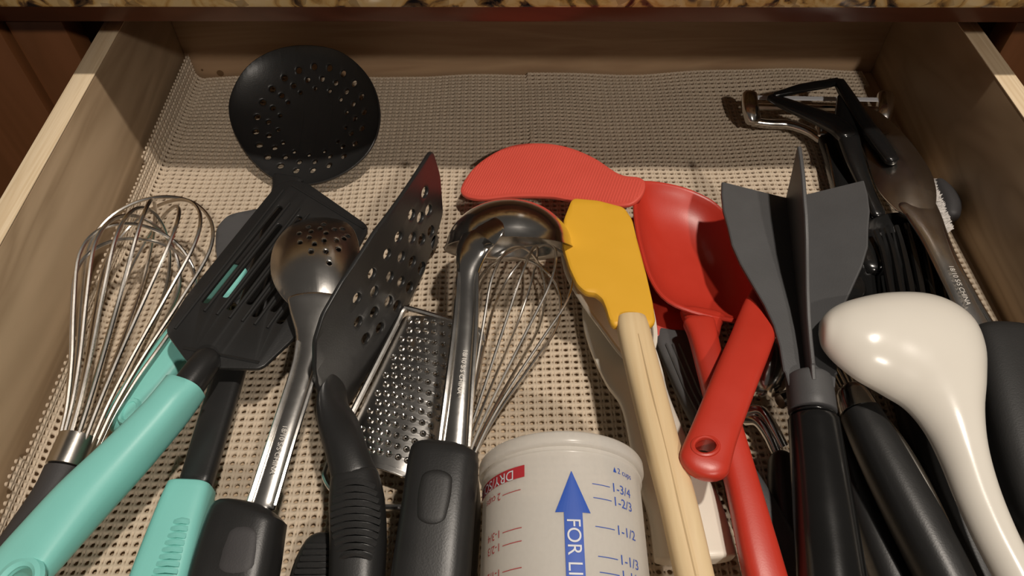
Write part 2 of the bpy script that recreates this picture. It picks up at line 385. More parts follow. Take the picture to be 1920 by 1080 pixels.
# ------------------------------------------------------------------ woven liner with real holes
def wave(x, y):
    z = .0012*math.sin(31*x+9*y)*math.sin(23*y+4*x)+.0006*math.sin(70*x-30*y)
    k = max(0, min(1, (y-.40)/.08)); z += k*(.0022*(1+math.sin(27*x+2.0))*max(0, math.sin(60*(y-.40)+6*x)) if x > .02 else 0)
    return max(z, -.0008)
def liner():
    px_, py_, T = .0053, .0043, .0019
    xa, xb = XL-.028, XR-.004
    nx, ny = int((xb-xa)/px_), int((YB-.016-YF)/py_)
    V = []; Fc = []
    oct_ = [(math.cos(a), math.sin(a)) for a in [math.pi/4*k+math.pi/8*0 for k in range(8)]]
    sq = [(1, 0), (1, 1), (0, 1), (-1, 1), (-1, 0), (-1, -1), (0, -1), (1, -1)]
    rnd = random.Random(3)
    for j in range(ny):
        y0 = YF+.0145+(j+.5)*py_
        ride = .006+.013*max(0, (y0-.15)/.36)**1.3+.0022*math.sin(y0*47)+.0012*math.sin(y0*160)
        sl = -.2395-.0126-ride
        sr = XR-.0045-.004*max(0, math.sin((y0-.36)*19))-(.006 if y0 > .42 else 0)*max(0, math.sin((y0-.42)*32))-.0012*(1+math.sin(y0*90))
        for i in range(nx):
            xc = xa+(i+.5)*px_
            if xc < sl or xc > sr: continue
            jx, jy = rnd.uniform(-.00018, .00018), rnd.uniform(-.00018, .00018)
            for (cx, hw, rx, ry) in ((xc-.0009, .0018, .00138, .00130), (xc+.00175, .00085, .00036, .0005)):
                b = len(V)
                for ring in range(3):
                    for k in range(8):
                        if ring == 0:
                            x, y = cx+sq[k][0]*hw, y0+sq[k][1]*py_/2; z = T*(1.0 if k % 2 else (.72 if k in (2, 6) else .95))
                        else:
                            x, y = cx+oct_[k][0]*rx+jx, y0+oct_[k][1]*ry+jy; z = T*.62 if ring == 1 else -.0002
                        V.append((x, y, z))
                for k in range(8):
                    k2 = (k+1) % 8
                    Fc.append((b+k, b+k2, b+8+k2, b+8+k)); Fc.append((b+8+k, b+8+k2, b+16+k2, b+16+k))
    out = []
    ra = .008; x0 = XL+.0115
    for x, y, z in V:
        z += wave(x, y)*(1 if x > x0 else max(0, 1-(x0-x)/.01))
        if x < x0:
            fi = (x0-x)/ra
            if fi < math.pi/2: X, Z = x0-math.sin(fi)*(ra-z), ra-math.cos(fi)*(ra-z)
            else: X, Z = x0-ra+z, ra+(fi-math.pi/2)*ra
            out.append((X, y+.0012*math.sin(y*60), Z))
        else: out.append((x, y, z))
    me = bpy.data.meshes.new('shelf_liner'); me.from_pydata(out, [], Fc)
    bm = bmesh.new(); bm.from_mesh(me); bmesh.ops.remove_doubles(bm, verts=bm.verts, dist=.00004); bm.to_mesh(me); bm.free()
    o = link_me('shelf_liner', me, 'liner', None, True, 180)
    o['label'] = 'beige woven non-slip liner with rows of holes covering the drawer bottom'; o['category'] = 'shelf liner'
liner()

# ================================================================== utensils
def base(px, py, z=.002): p = at(px, py, z); return (p.x, p.y, z)

# ---- balloon whisk at the left
def whisk(t, tip, neck, R, r0, nl, wr, seed, pear=.68, jit=.004, phase=0.0):
    rn = random.Random(seed); A, B = at(*neck), at(*tip); ax = (B-A); Lh = ax.length; ax.normalize()
    s1 = ax.cross(Vector((0, 0, 1))).normalized(); s2 = s1.cross(ax)
    for k in range(nl):
        ph = math.pi*k/nl+phase; d = s1*math.cos(ph)+s2*math.sin(ph); e = ax.cross(d)
        Lk = Lh*(1-.028*k+rn.uniform(-.015, .015)); Rk = R*(1-.022*k+rn.uniform(-.04, .04)); off = e*rn.uniform(-jit, jit)
        prof = [(0, r0), (.12, r0+(Rk-r0)*.09), (.30, r0+(Rk-r0)*.33), (.52, r0+(Rk-r0)*.70), (pear, Rk), (.88, Rk*.88), (.97, Rk*.50)]
        P = [A-ax*.004+d*r0*.92]+[A+ax*(Lk*a)+d*r+off*(a*a) for a, r in prof]+[A+ax*Lk+off]+[A+ax*(Lk*a)-d*r+off*(a*a) for a, r in reversed(prof)]+[A-ax*.004-d*r0*.92]
        tube('wire_loop', P, wr, 'wire', t, 7, sub=5)
    return A, ax
t = thing('balloon_whisk', 'large steel balloon whisk with charcoal handle against the left drawer wall', 'whisk', base(150, 850))
whisk(t, (312, 366, .048), (152, 822, .027), .0350, .0093, 8, .0011, 5, .74)
loft('ferrule', [(152, 820, .027, 37, .0105), (126, 880, .0255, 38, .0107)], 'brushed', t, 28, 2, .06, .06)
loft('handle', [(126, 879, .0255, 37, .0102), (105, 930, .024, 40, .0112), (60, 1010, .021, 48, .0125), (10, 1090, .019, 50, .0130), (-50, 1190, .018, 45, .012)], 'rubber', t, 28, 2, .08, 1)

# ---- skimmer with teal ribbed handle
t = thing('skimmer', 'round black perforated skimmer with teal ribbed handle at the back left', 'skimmer', base(520, 420))
pl = Plane((560, 343, .010), (585, 87, .055), (700, 230, .034))
out = resample_closed(catmull([(572, 87), (640, 100), (693, 150), (712, 215), (697, 275), (655, 318), (600, 342), (545, 345), (500, 325), (462, 285), (436, 235), (433, 185), (462, 130), (510, 98)], 8, True), 72)
cuv = np.array(pl.uv(572, 212)); Rm = .052
holes = []
for q, (fr, cnt) in enumerate(((.78, 21), (.63, 18), (.50, 14))):
    for k in range(cnt):
        a = 2*math.pi*(k+.5*(q % 2))/cnt; c = cuv+Rm*fr*np.array((math.cos(a), math.sin(a)))
        holes.append([(c[0]+(.0030-.0004*q)*math.cos(b), c[1]+(.0030-.0004*q)*math.sin(b)) for b in [2*math.pi*i/10 for i in range(10)]])
sheet('bowl', pl, [pl.uv(*p) for p in out], holes, 'nylon', t, .0022, .0007, lambda u, v, s: -.017*(1-s*s)**.8, .0035, tuple(cuv), px=False)
loft('neck', [(545, 330, .0125, 44, .002), (535, 352, .0125, 24, .003), (505, 450, .0210, 19, .0032), (455, 620, .0240, 22, .004), (430, 700, .0225, 28, .0045), (366, 912, .026, 30, .005)], 'nylon', t, 16, 4, .3, .1)
hd = loft('handle', [(362, 908, .027, 40, .0085), (345, 960, .027, 45, .0095), (310, 1075, .026, 54, .0105), (270, 1200, .024, 58, .0105), (235, 1310, .022, 52, .009)], 'teal', t, 28, 4, .18, 1)
for k in range(9):
    py = 977+k*13.2; cx = 341-k*4.2; hw = 13+k*1.2
    P = [at(cx+dx*hw, py+2*(abs(dx)), .0362+.0012*(1-dx*dx)) for dx in (-1, -.6, 0, .6, 1)]
    tube('grip_rib', P, .0011, 'teal', hd, 6)

# ---- third teal handled utensil underneath
t = thing('nylon_spoon', 'black slotted spoon with teal handle lying under the slotted turner', 'spoon', base(420, 520))
pl = Plane((420, 560, .008), (560, 400, .010), (590, 540, .008))
out = catmull([(408, 450), (422, 418), (452, 404), (520, 398), (575, 430), (592, 490), (575, 560), (525, 605), (462, 588), (420, 530)], 6, True)
hl = [rc([(470+i*26, 520-i*4), (482+i*26, 526-i*4), (527+i*16, 450+i*8), (515+i*16, 444+i*8)], 5) for i in range(3)]
sheet('bowl', pl, out, hl, 'charcoal', t, .002, .0005, lambda u, v, s: -.003*(1-s*s)+.002, .006, (500, 500))
loft('neck', [(455, 540, .0125, 20, .003), (425, 548, .013, 24, .003), (395, 580, .013, 26, .0035)], 'charcoal', t, 14, 4, .4, .4)
hd = loft('handle', [(446, 500, .0140, 22, .0034), (420, 540, .0140, 28, .0036), (395, 575, .0140, 32, .0045), (330, 655, .015, 40, .006), (262, 745, .014, 38, .0065), (215, 812, .013, 28, .006)], 'teal', t, 24, 3.4, .3, .9)
P = [at(x, y, .0195) for x, y in ell(243, 772, 13, 24, 36, 16)]
tube('hanging_loop_edge', P, .0016, 'teal', hd, 6, closed=True)

# ---- top turner with teal handle
t = thing('slotted_turner', 'black slotted turner with smooth teal handle and hanging hole, crossing the skimmer handle', 'turner', base(350, 760))
pl = Plane((320, 625, .041), (540, 345, .033), (487, 690, .039))
quad = [(312, 622), (350, 560), (520, 350), (545, 340), (575, 346), (692, 428), (640, 520), (545, 640), (490, 692), (405, 690), (362, 690)]
Lf, Lr, Rf, Rr = np.array((330, 610.)), np.array((535, 355.)), np.array((520, 655.)), np.array((672, 432.))
def tq(u, v): return tuple((1-v)*((1-u)*Lf+u*Lr)+v*((1-u)*Rf+u*Rr))
hl = []
for i in range(7):
    v = .10+i*.128; a, b = (.17, .90) if i % 2 == 0 else (.24, .80); hw = .044
    hl.append(rc([tq(a, v-hw), tq(b, v-hw*.95), tq(b, v+hw*.95), tq(a, v+hw)], 7))
hb = sheet('blade', pl, rc(quad, 14), hl, 'nylon', t, .0026, .0006)
for i in range(6):
    v = .164+i*.128; p0, p1 = tq(.12, v), tq(.93, v)
    tube('ridge', [pl.pt(*pl.uv(*p0), .0016), pl.pt(*pl.uv(*p1), .0016)], .0009, 'nylon', hb, 6)
for a, b in (((330, 620), (532, 360)), ((548, 350), (684, 432)), ((345, 655), (487, 683))):
    tube('edge_ridge', [pl.pt(*pl.uv(*a), .0014), pl.pt(*pl.uv(*b), .0014)], .0009, 'nylon', hb, 6)
loft('neck', [(397, 662, .0440, 25, .0062), (378, 690, .0465, 26, .0072), (350, 728, .047, 27, .0076), (330, 756, .046, 26, .0076)], 'nylon', t, 20, 2.4, .9, .1)
# one rounded handle with a real hanging hole near its end
hd = loft('handle', [(350, 722, .047, 38, .0090), (330, 750, .047, 36, .0108), (300, 787, .0465, 37, .0112), (230, 862, .045, 43, .0114), (155, 938, .0435, 50, .0110), (85, 1015, .0415, 55, .0095), (40, 1065, .040, 58, .0080), (-20, 1135, .038, 55, .0075)], 'teal', t, 32, 2.8, .10, .9)
pl2 = Plane((85, 1015, .0415), (-20, 1135, .038), (130, 1050, .0415))
pierce(hd, [pl2.pt(*pl2.uv(*p)) for p in ell(52, 1100, 21, 38, 42, 24)], pl2.N)
tube('hole_edge', [pl2.pt(*pl2.uv(*p), .0062) for p in ell(52, 1100, 29, 48, 42, 28)], .0026, 'teal', hd, 8, closed=True)

# ---- stainless slotted spoon
def stamp(parent, s, a, b, z, hpx, mat='mark', flip=False):
    A, B = at(*a, z[0]), at(*b, z[1]); x = (B-A).normalized(); n = Vector((0, 0, 1)); n = (n-x*n.dot(x)).normalized(); y = n.cross(x)
    V, _ = glyphs(s); wd = V[:, 0].max(); sz = (B-A).length/wd
    return letters('engraved_lettering', s, lambda u, v: A+x*u+y*(v*hpx)+n*.0002, sz, mat, parent)
t = thing('slotted_spoon', 'stainless steel slotted spoon with black handle left of the tall black turner', 'spoon', base(540, 760))
pl = Plane((590, 640, .047), (595, 412, .046), (680, 520, .045))
out = resample_closed(catmull([(560, 585), (525, 550), (509, 510), (515, 462), (545, 425), (595, 410), (645, 417), (668, 445), (674, 500), (660, 555), (632, 588), (600, 602)], 8, True), 64)
hz = [(835, 360), (758, 378), (928, 378), (820, 392), (890, 392), (955, 412), (715, 418), (775, 412), (850, 422), (937, 435), (768, 450), (842, 468), (902, 458), (722, 475), (795, 490), (912, 503), (780, 532), (852, 528), (868, 582)]
hl = [ell(300+x/2.7, 300+y/2.7, 6.2, 5.0, 0, 10) for x, y in hz]
sheet('bowl', pl, out, hl, 'steel', t, .0016, .0004, lambda u, v, s: .0105*(1-s*s)**.9, .0035, (596, 505))
nk = loft('shank', [(595, 548, .0540, 60, .0024), (590, 592, .0490, 46, .0034), (585, 632, .0450, 31, .0040), (572, 690, .0430, 25, .0040), (530, 820, .0415, 26, .0038), (488, 955, .0375, 28, .0034)], 'steel', t, 28, 2.1, .3, .1)
for sx in (-1, 1):
    tube('edge_rib', [at(x+sx*hw, y, z) for x, y, z, hw in ((585, 640, .0478, 27), (572, 690, .0467, 23), (530, 820, .0452, 23.5), (490, 948, .041, 25.5))], .0011, 'steel', nk, 6, sub=4)
stamp(nk, '18/10 S/S CHINA', (531, 797), (506, 888), (.0474, .0448), 1.0)
h_ = loft('handle', [(477, 945, .0385, 66, .0105), (462, 985, .037, 71, .0125), (440, 1080, .034, 78, .0135), (415, 1190, .031, 76, .013)], 'nylon', t, 32, 3.6, .35, 1)
loft('thumb_rest', [(462, 985, .0462, 30, .0035), (448, 1040, .0452, 38, .0035), (440, 1085, .0440, 38, .0035)], 'rubber', h_, 20, 3, .6, .6)

# ---- tall black perforated turner standing on its edge
t = thing('perforated_turner', 'black perforated turner tilted on its edge with ribbed black grip', 'turner', base(660, 880))
pl = Plane((600, 650, .066), (811, 283, .074), (668, 725, .008))
out = [(811, 283), (826, 330), (830, 400), (806, 462), (758, 556), (712, 640), (672, 715), (658, 745), (644, 768), (616, 766), (600, 736), (592, 690), (590, 640), (602, 590), (632, 528), (690, 432), (752, 355)]
hz = [(570, 270), (490, 380), (540, 395), (590, 360), (415, 490), (490, 495), (545, 505), (600, 465), (355, 575), (430, 590), (490, 615), (540, 650), (620, 520), (280, 675), (370, 690), (428, 715), (473, 743), (293, 765), (210, 800), (365, 815), (408, 838), (295, 870), (220, 920), (325, 950), (258, 1005)]
hl = [ell(580+x/2.7, 260+y/2.7, 7.5, 13.5, 18, 14) for x, y in hz]
u0 = pl.uv(600, 650)[0]
sheet('blade', pl, rc(out, 10), hl, 'nylon', t, .0024, .0007, lambda u, v, s: .006*math.sin(max(-.5, min(1.2, (u-u0)/.13))*math.pi)*.6, .008)
loft('neck', [(636, 705, .0325, 50, .0008, 84), (631, 728, .0320, 50, .0020, 78), (628, 752, .0325, 46, .0036, 64), (632, 786, .0345, 39, .0062, 38), (646, 834, .0360, 38, .0086, 10), (660, 880, .0348, 41, .0097), (667, 905, .0333, 46, .010)], 'nylon', t, 24, 2.4, .4, .1)
hd = loft('handle', [(664, 885, .034, 42, .0098), (669, 930, .0325, 50, .0115), (672, 1000, .031, 52, .012), (670, 1080, .029, 51, .012), (664, 1200, .026, 50, .0115)], 'nylon', t, 30, 2.8, .25, 1)
for k in range(11):
    py = 908+k*13.4; hw = 28+17*math.sin(math.pi*min(1, (k+1.4)/11.5))
    P = [at(667+dx*hw, py-10*(1-dx*dx)+5, .0415-.002*k/11+.0035*(1-dx*dx)) for dx in (-1, -.75, -.4, 0, .4, .75, 1)]
    tube('grip_rib', P, .00135, 'nylon_dull', hd, 6)

# ---- ribbed handle peeking out underneath
t = thing('spatula_handle', 'black ribbed handle end peeking out beneath the perforated turner grip', 'handle', base(600, 1060))
hd = loft('handle', [(612, 1002, .012, 22, .006), (608, 1030, .012, 40, .009), (596, 1090, .011, 52, .0098), (580, 1190, .011, 52, .0098)], 'nylon', t, 26, 3, .5, 1)
for k in range(6): tube('grip_rib', [at(604-k*3+dx*(30+k*2), 1024+k*12, .0205+.001*(1-dx*dx)) for dx in (-1, -.6, 0, .6)], .0012, 'nylon_dull', hd, 6)

# ---- grater
t = thing('grater', 'flat stainless steel hand grater in a wire frame beside the ladle handle', 'grater', base(740, 800))
pl = Plane((758, 590, .016), (905, 625, .016), (620, 880, .014))
out = rc([(756, 588), (898, 622), (905, 640), (800, 912), (768, 902), (655, 866), (632, 850)], 8)
GL, GR, GLb, GRb = np.array((766., 596)), np.array((890., 624)), np.array((656., 850)), np.array((790., 890))
hl = []; ctr = []
for j in range(15):
    for i in range(8):
        a = (i+.5+.25*(1 if j % 2 else -1))/8; b = (j+.3)/15
        p = (1-b)*((1-a)*GL+a*GR)+b*((1-a)*GLb+a*GRb); ctr.append(p); hl.append(ell(p[0], p[1], 3.2, 3.4, 0, 7))
vmid = pl.uv(780, 750)
ud = (np.array(pl.uv(905, 625))-np.array(pl.uv(758, 590))); ud /= np.linalg.norm(ud)
def gh(u, v, s):
    d = (np.array((u, v))-np.array(vmid)) @ ud; return .004*(1-(d/.02)**2)
gp = sheet('grating_plate', pl, out, hl, 'steel', t, .0012, .0003, gh, .006)
V = []; Fc = []
for p in ctr:
    u, v = pl.uv(*p); hh = gh(u, v, 0)+.0006
    for ri, (r, z) in enumerate(((.0019, 0), (.00150, .0010), (.00095, .0006))):
        for k in range(8):
            a = 2*math.pi*k/8; V.append(pl.pt(u+r*math.cos(a), v+r*math.sin(a), hh+z))
    b = len(V)-24
    for q in range(2):
        for k in range(8): Fc.append((b+q*8+k, b+q*8+(k+1) % 8, b+q*8+8+(k+1) % 8, b+q*8+8+k))
o = link('grating_teeth', V, Fc, 'chrome', gp); o['kind'] = 'stuff'
tube('wire_frame', [at(x, y, z) for x, y, z in ((905, 640, .015), (902, 624, .016), (880, 612, .016), (772, 580, .016), (757, 582, .016), (742, 612, .015), (690, 715, .0135), (640, 815, .012), (612, 878, .011), (611, 898, .0105), (628, 922, .010), (668, 948, .0095), (700, 951, .0095), (770, 951, .0095), (840, 951, .0095), (862, 930, .0095), (858, 860, .011), (905, 650, .015))], .0017, 'steel', t, 8, sub=5)

# ---- small whisk under the ladle
t = thing('small_whisk', 'small thin-wired steel whisk lying under the steel ladle', 'whisk', base(900, 820))
whisk(t, (1012, 452, .036), (872, 842, .019), .0275, .0060, 5, .0008, 11, .72, .004, .25)
loft('handle', [(874, 838, .016, 24, .0068), (868, 880, .016, 28, .0085), (862, 960, .0155, 40, .0105), (856, 1080, .014, 38, .0105), (850, 1180, .0135, 34, .010)], 'nylon', t, 22, 2.2, .3, 1)

# ---- steel ladle
t = thing('steel_ladle', 'polished stainless steel ladle with black handle in the middle of the drawer', 'ladle', base(850, 840))
cB = at(955, 470, .040); RB = .0370
nrm = Vector((-.02, -.86, -.51)).normalized()
sx_ = Vector((1, 0, 0)); sx_ = (sx_-nrm*sx_.dot(nrm)).normalized(); sy_ = nrm.cross(sx_)
if sy_.z < 0: sy_ = -sy_
V = []; Fc = []; ns = 56; nr = 16
for side in (0, 1):
    for i in range(nr+1):
        a = i/nr*math.pi/2*.98+.02; r = math.sin(a)*(RB-side*.0013); hgt = math.cos(a)*(RB-side*.0013)*.80
        if i == nr: r += .0012
        for j in range(ns):
            b = 2*math.pi*j/ns; V.append(cB+sx_*r*math.cos(b)+sy_*r*math.sin(b)-nrm*hgt)
for side in (0, 1):
    o = side*(nr+1)*ns
    for i in range(nr):
        for j in range(ns): Fc.append((o+i*ns+j, o+i*ns+(j+1) % ns, o+(i+1)*ns+(j+1) % ns, o+(i+1)*ns+j))
    Fc.append(tuple(o+j for j in range(ns)))
a, o = nr*ns, (nr+1)*ns
for j in range(ns): Fc.append((a+j, a+(j+1) % ns, o+a+(j+1) % ns, o+a+j))
link('bowl', V, Fc, 'chrome', t, angle=70)
def dome_z(px, py):
    d = ray(px, py); d = d+nrm*d.dot(nrm)*.25; m = CAM-cB; m = m+nrm*m.dot(nrm)*.25
    a_, b_, c_ = d.dot(d), 2*d.dot(m), m.dot(m)-(RB-.0006)**2; q = b_*b_-4*a_*c_
    return (CAM+ray(px, py)*((-b_-math.sqrt(max(q, 0)))/(2*a_))).z
nk = loft('shank', [(930, 408, dome_z(930, 408), 62, .0012, -26), (908, 432, dome_z(908, 432), 56, .0020, -26), (889, 462, dome_z(895, 455)-.001, 38, .0030, -18), (880, 495, .0640, 25, .0038, -6), (876, 535, .0610, 20, .0042), (873, 600, .0580, 23, .0042), (862, 720, .0525, 27, .0042), (850, 850, .0460, 31, .0042)], 'chrome', t, 28, 2.1, .7, .1)
for sx in (-1, 1):
    tube('edge_rib', [at(x+sx*hw, y, z) for x, y, z, hw in ((877, 512, .0645, 17), (873, 600, .0620, 20), (862, 720, .0570, 24), (851, 838, .0502, 28))], .0012, 'chrome', nk, 6, sub=4)
stamp(nk, '18/10 S/S CHINA', (869, 655), (857, 738), (.0616, .0582), 1.0)
h_ = loft('handle', [(838, 836, .0465, 60, .0120), (832, 870, .0455, 65, .0140), (822, 960, .0435, 68, .0150), (808, 1085, .040, 73, .0150), (795, 1200, .037, 74, .0145)], 'nylon', t, 34, 3.6, .32, 1)
loft('thumb_rest', [(822, 882, .0585, 28, .0022), (815, 930, .0573, 32, .0026), (808, 985, .0562, 26, .0022)], 'nylon_dull', h_, 20, 3, .6, .6)

# ---- measuring cup lying on its side
t = thing('measuring_cup', 'cloudy plastic measuring cup with blue arrow and red scale lying on its side', 'measuring cup', base(1055, 980))
Rc = .0358; rimc = at(1051, 878, .0412); rimc = Vector((rimc.x, rimc.y, .0412)); axc = (at(1058, 1080, .0412)-rimc); axc.z = 0; axc.normalize()
sxc = Vector((0, 0, 1)).cross(axc).normalized()
if sxc.x < 0: sxc = -sxc
def cyl(phi, l, off=0): return rimc+axc*l+(sxc*math.sin(phi)+Vector((0, 0, 1))*math.cos(phi))*(Rc+off)
def cup_px(px, py):
    d = ray(px, py).normalized(); dp = d-axc*d.dot(axc); m = CAM-rimc; mp = m-axc*m.dot(axc)
    a_, b_, c_ = dp.dot(dp), 2*dp.dot(mp), mp.dot(mp)-Rc*Rc; q = max(0, b_*b_-4*a_*c_); s = (-b_-math.sqrt(q))/(2*a_)
    p = CAM+d*s-rimc; l = p.dot(axc); rr = p-axc*l; return math.atan2(rr.dot(sxc), rr.z), l
prof = [(Rc+.0002, .0), (Rc+.0016, .0004), (Rc+.0022, .0016), (Rc+.0022, .0052), (Rc+.0016, .0064), (Rc+.0002, .0068), (Rc+.0002, .0086), (Rc+.0009, .0090), (Rc+.0009, .0102), (Rc, .0108), (Rc, .06), (Rc, .105), (Rc-.001, .109), (Rc-.004, .111), (.001, .111), (.001, .1092), (Rc-.004, .1092), (Rc-.0022, .107), (Rc-.0016, .105), (Rc-.0016, .012), (Rc-.0012, .0)]
V = []; Fc = []; ns = 72
for r, l in prof:
    for j in range(ns):
        b = 2*math.pi*j/ns; V.append(rimc+axc*l+(sxc*math.sin(b)+Vector((0, 0, 1))*math.cos(b))*r)
m = len(prof)
for i in range(m):
    for j in range(ns): Fc.append((i*ns+j, i*ns+(j+1) % ns, ((i+1) % m)*ns+(j+1) % ns, ((i+1) % m)*ns+j))
cupb = link('cup_body', V, Fc, 'cup', t, angle=60)
def wrap_poly(name, poly, mat, n=10, off=.0003):
    """strip polygon rows in (phi, l): list of (l, phi0, phi1)"""
    V = []; Fc = []
    for l, a, b in poly:
        for k in range(n+1): V.append(cyl(a+(b-a)*k/n, l, off))
    for i in range(len(poly)-1):
        for k in range(n): Fc.append((i*(n+1)+k, i*(n+1)+k+1, (i+1)*(n+1)+k+1, (i+1)*(n+1)+k))
    return link(name, V, Fc, mat, cupb, smooth=False)
pa, la = cup_px(1070, 884); p0, lb = cup_px(1041, 961); p1, _ = cup_px(1107, 961); q0, _ = cup_px(1057.5, 965); q1, _ = cup_px(1092, 965)
pc = (p0+p1)/2
wrap_poly('printed_arrow', [(la, pc-.003, pc+.003), (lb, p0, p1)], 'blue'); wrap_poly('printed_arrow', [(lb-.0002, q0, q1), (.100, q0, q1)], 'blue')
_, lf = cup_px(1075, 972)
letters('printed_lettering', 'FOR LIQUIDS', lambda x, y: cyl(pc-.0026/Rc+y/Rc, lf+x, .0006), .0078, 'whitep_glint', cupb)
for s, x0, y0, x1, y1 in (('1-3/4', 1110, 907, 1143, 914), ('1-2/3', 1112, 933, 1146, 939), ('1-1/2', 1116, 987, 1152, 992), ('1-1/3', 1121, 1043, 1158, 1049), ('1-1/4', 1124, 1073, 1161, 1078)):
    f0, l0 = cup_px(x0, y0); f1, _ = cup_px(x1, y1)
    wrap_poly('printed_tick', [(l0-.0001, f0, f1), (l0+.00022, f0, f1)], 'blue', 6)
    letters('printed_lettering', s, lambda x, y: cyl(f1+(.0006+x)/Rc, l0+.0016-y, .0003), .0056, 'blue', cupb)
f0, l0 = cup_px(1152, 886); letters('printed_lettering', '2 cups', lambda x, y: cyl(f0+(x+.0016)/Rc, l0-y, .0003), .0036, 'blue', cupb)
wrap_poly('printed_arrow_small', [(l0-.0024, f0+.0006, f0+.001), (l0, f0-.025, f0+.027)], 'blue', 2)
f1, l0 = cup_px(984, 872); _, l1 = cup_px(984, 894); f0, _ = cup_px(912, 925)
wrap_poly('printed_band', [(l0, f0-.35, f1), (l1, f0-.35, f1)], 'redp', 24)
letters('printed_lettering', 'DRY/SOLIDS', lambda x, y: cyl(f1-.14-x/Rc, l0+.0012+y, .0006), .0062, 'whitep_glint', cupb)
for s, x1, y1, x0, y0 in (('2 cups', 977, 918, 943, 932), ('1-3/4', 979, 989, 943, 1001), ('1-2/3', 979, 1014, 943, 1026), ('1-1/2', 979, 1064, 943, 1077)):
    f1_, l0_ = cup_px(x1, y1); f0_, _ = cup_px(x0, y0)
    wrap_poly('printed_tick', [(l0_-.0001, f0_, f1_), (l0_+.0002, f0_, f1_)], 'redp', 6)
    letters('printed_lettering', s, lambda x, y: cyl(f0_-.03-x/Rc, l0_-.0016+y, .0003), .0046, 'redp', cupb)

# ---- coral ribbed silicone scraper
t = thing('silicone_scraper', 'coral red ribbed silicone scraper behind the steel ladle', 'scraper', base(1040, 340))
pl = Plane((900, 345, .018), (1190, 350, .0475), (1040, 280, .030))
out = catmull([(868, 365), (885, 330), (915, 303), (960, 281), (1012, 275), (1062, 280), (1112, 298), (1160, 327), (1198, 333), (1207, 345), (1199, 366), (1178, 381), (1138, 383), (1080, 377), (1030, 370), (960, 372), (900, 378)], 5, True)
bl = sheet('blade', pl, out, [], 'coral', t, .0028, .0008, lambda u, v, s: .0018*math.cos(u*26), .006)
on = np.array([pl.uv(*p) for p in out])
for k in range(64):    # fine ribs across the blade
    u = on[:, 0].min()+(k+1)*(np.ptp(on[:, 0]))/65
    xs = []
    for i in range(len(on)):
        a, b = on[i], on[(i+1) % len(on)]
        if (a[0]-u)*(b[0]-u) < 0: xs.append(a[1]+(b[1]-a[1])*(u-a[0])/(b[0]-a[0]))
    if len(xs) >= 2:
        a, b = min(xs)+.002, max(xs)-.002
        if b > a: tube('rib', [pl.pt(u, a+(b-a)*q/3, .0012+.0018*math.cos(u*26)) for q in range(4)], .00045, 'coral', bl, 5)

# ---- red turner with dark ribbed handle, under the yellow spatula
t = thing('red_spatula', 'red silicone spatula with dark grey ribbed handle half hidden under the yellow one', 'spatula', base(1260, 600))
pl = Plane((1215, 610, .016), (1190, 420, .014), (1300, 630, .016))
sheet('blade', pl, rc([(1168, 418), (1310, 412), (1345, 520), (1330, 560), (1292, 640), (1218, 634), (1190, 560)], 10), [], 'red', t, .0075, .002)
hd = loft('handle', [(1258, 622, .0165, 30, .0035), (1262, 640, .0165, 33, .004), (1300, 735, .0165, 31, .0045), (1350, 830, .016, 30, .005), (1425, 960, .015, 34, .0065), (1490, 1085, .014, 36, .007), (1530, 1170, .013, 34, .007)], 'charcoal', t, 22, 4, .15, 1)
for sx in (-12, 0, 12): tube('rib', [at(1262+sx, 645, .0208), at(1300+sx, 735, .0213), at(1350+sx, 830, .0213)], .0009, 'charcoal', hd, 6)

# ---- white spoon under the yellow spatula
t = thing('white_spoon', 'white plastic spoon with broad handle beneath the yellow spatula', 'spoon', base(1250, 900))
pl = Plane((1160, 690, .030), (1110, 420, .034), (1220, 560, .032))
bowl('bowl', pl, [(1056, 470), (1060, 430), (1085, 402), (1130, 400), (1170, 430), (1200, 500), (1222, 580), (1228, 640), (1205, 680), (1172, 668), (1132, 617), (1094, 565), (1066, 515)], 'ivory', t, lambda s, a: -.015*(1-s*s), .0022, rim=.0015)
loft('handle', [(1132, 540, .0110, 38, .0020), (1146, 600, .0135, 54, .0024), (1168, 655, .0165, 60, .0026), (1190, 710, .019, 56, .0028), (1212, 760, .0215, 47, .0032), (1250, 880, .0225, 60, .0045), (1285, 960, .0220, 70, .0055), (1304, 1056, .0215, 76, .006)], 'ivory', t, 26, 4.5, .3, .12)

# ---- yellow silicone spatula, pale wooden handle
t = thing('yellow_spatula', 'yellow silicone spatula with pale wooden handle', 'spatula', base(1200, 700))
pl = Plane((1155, 605, .050), (1110, 382, .046), (1222, 605, .050))
out = rc([(1076, 379), (1120, 383), (1166, 395), (1180, 415), (1188, 450), (1206, 520), (1217, 570), (1222, 606), (1208, 616), (1165, 605), (1152, 612), (1146, 600), (1141, 582), (1133, 563), (1118, 551), (1100, 549), (1086, 536), (1072, 505), (1060, 465), (1062, 415)], 6)
pu = [np.array(pl.uv(*p)) for p in out]
def yh(u, v, s): return .0003*math.cos(u*40)
sheet('blade', pl, out, [], 'yellow', t, .0052, .0018, yh, .006, (1140, 490))
hd = loft('handle', [(1184, 598, .0500, 27, .0060), (1190, 630, .0505, 31, .0066), (1232, 800, .0500, 33, .0072), (1270, 940, .0485, 35, .0075), (1302, 1080, .0465, 36, .0075), (1330, 1190, .045, 34, .007)], 'bamboo', t, 28, 2.5, .1, .9)
tube('ridge', [at(x, y, z) for x, y, z in ((1198, 628, .0562), (1222, 730, .0566), (1252, 850, .0558), (1278, 960, .0548), (1306, 1080, .0530))], .0014, 'bamboo', hd, 6, sub=4)

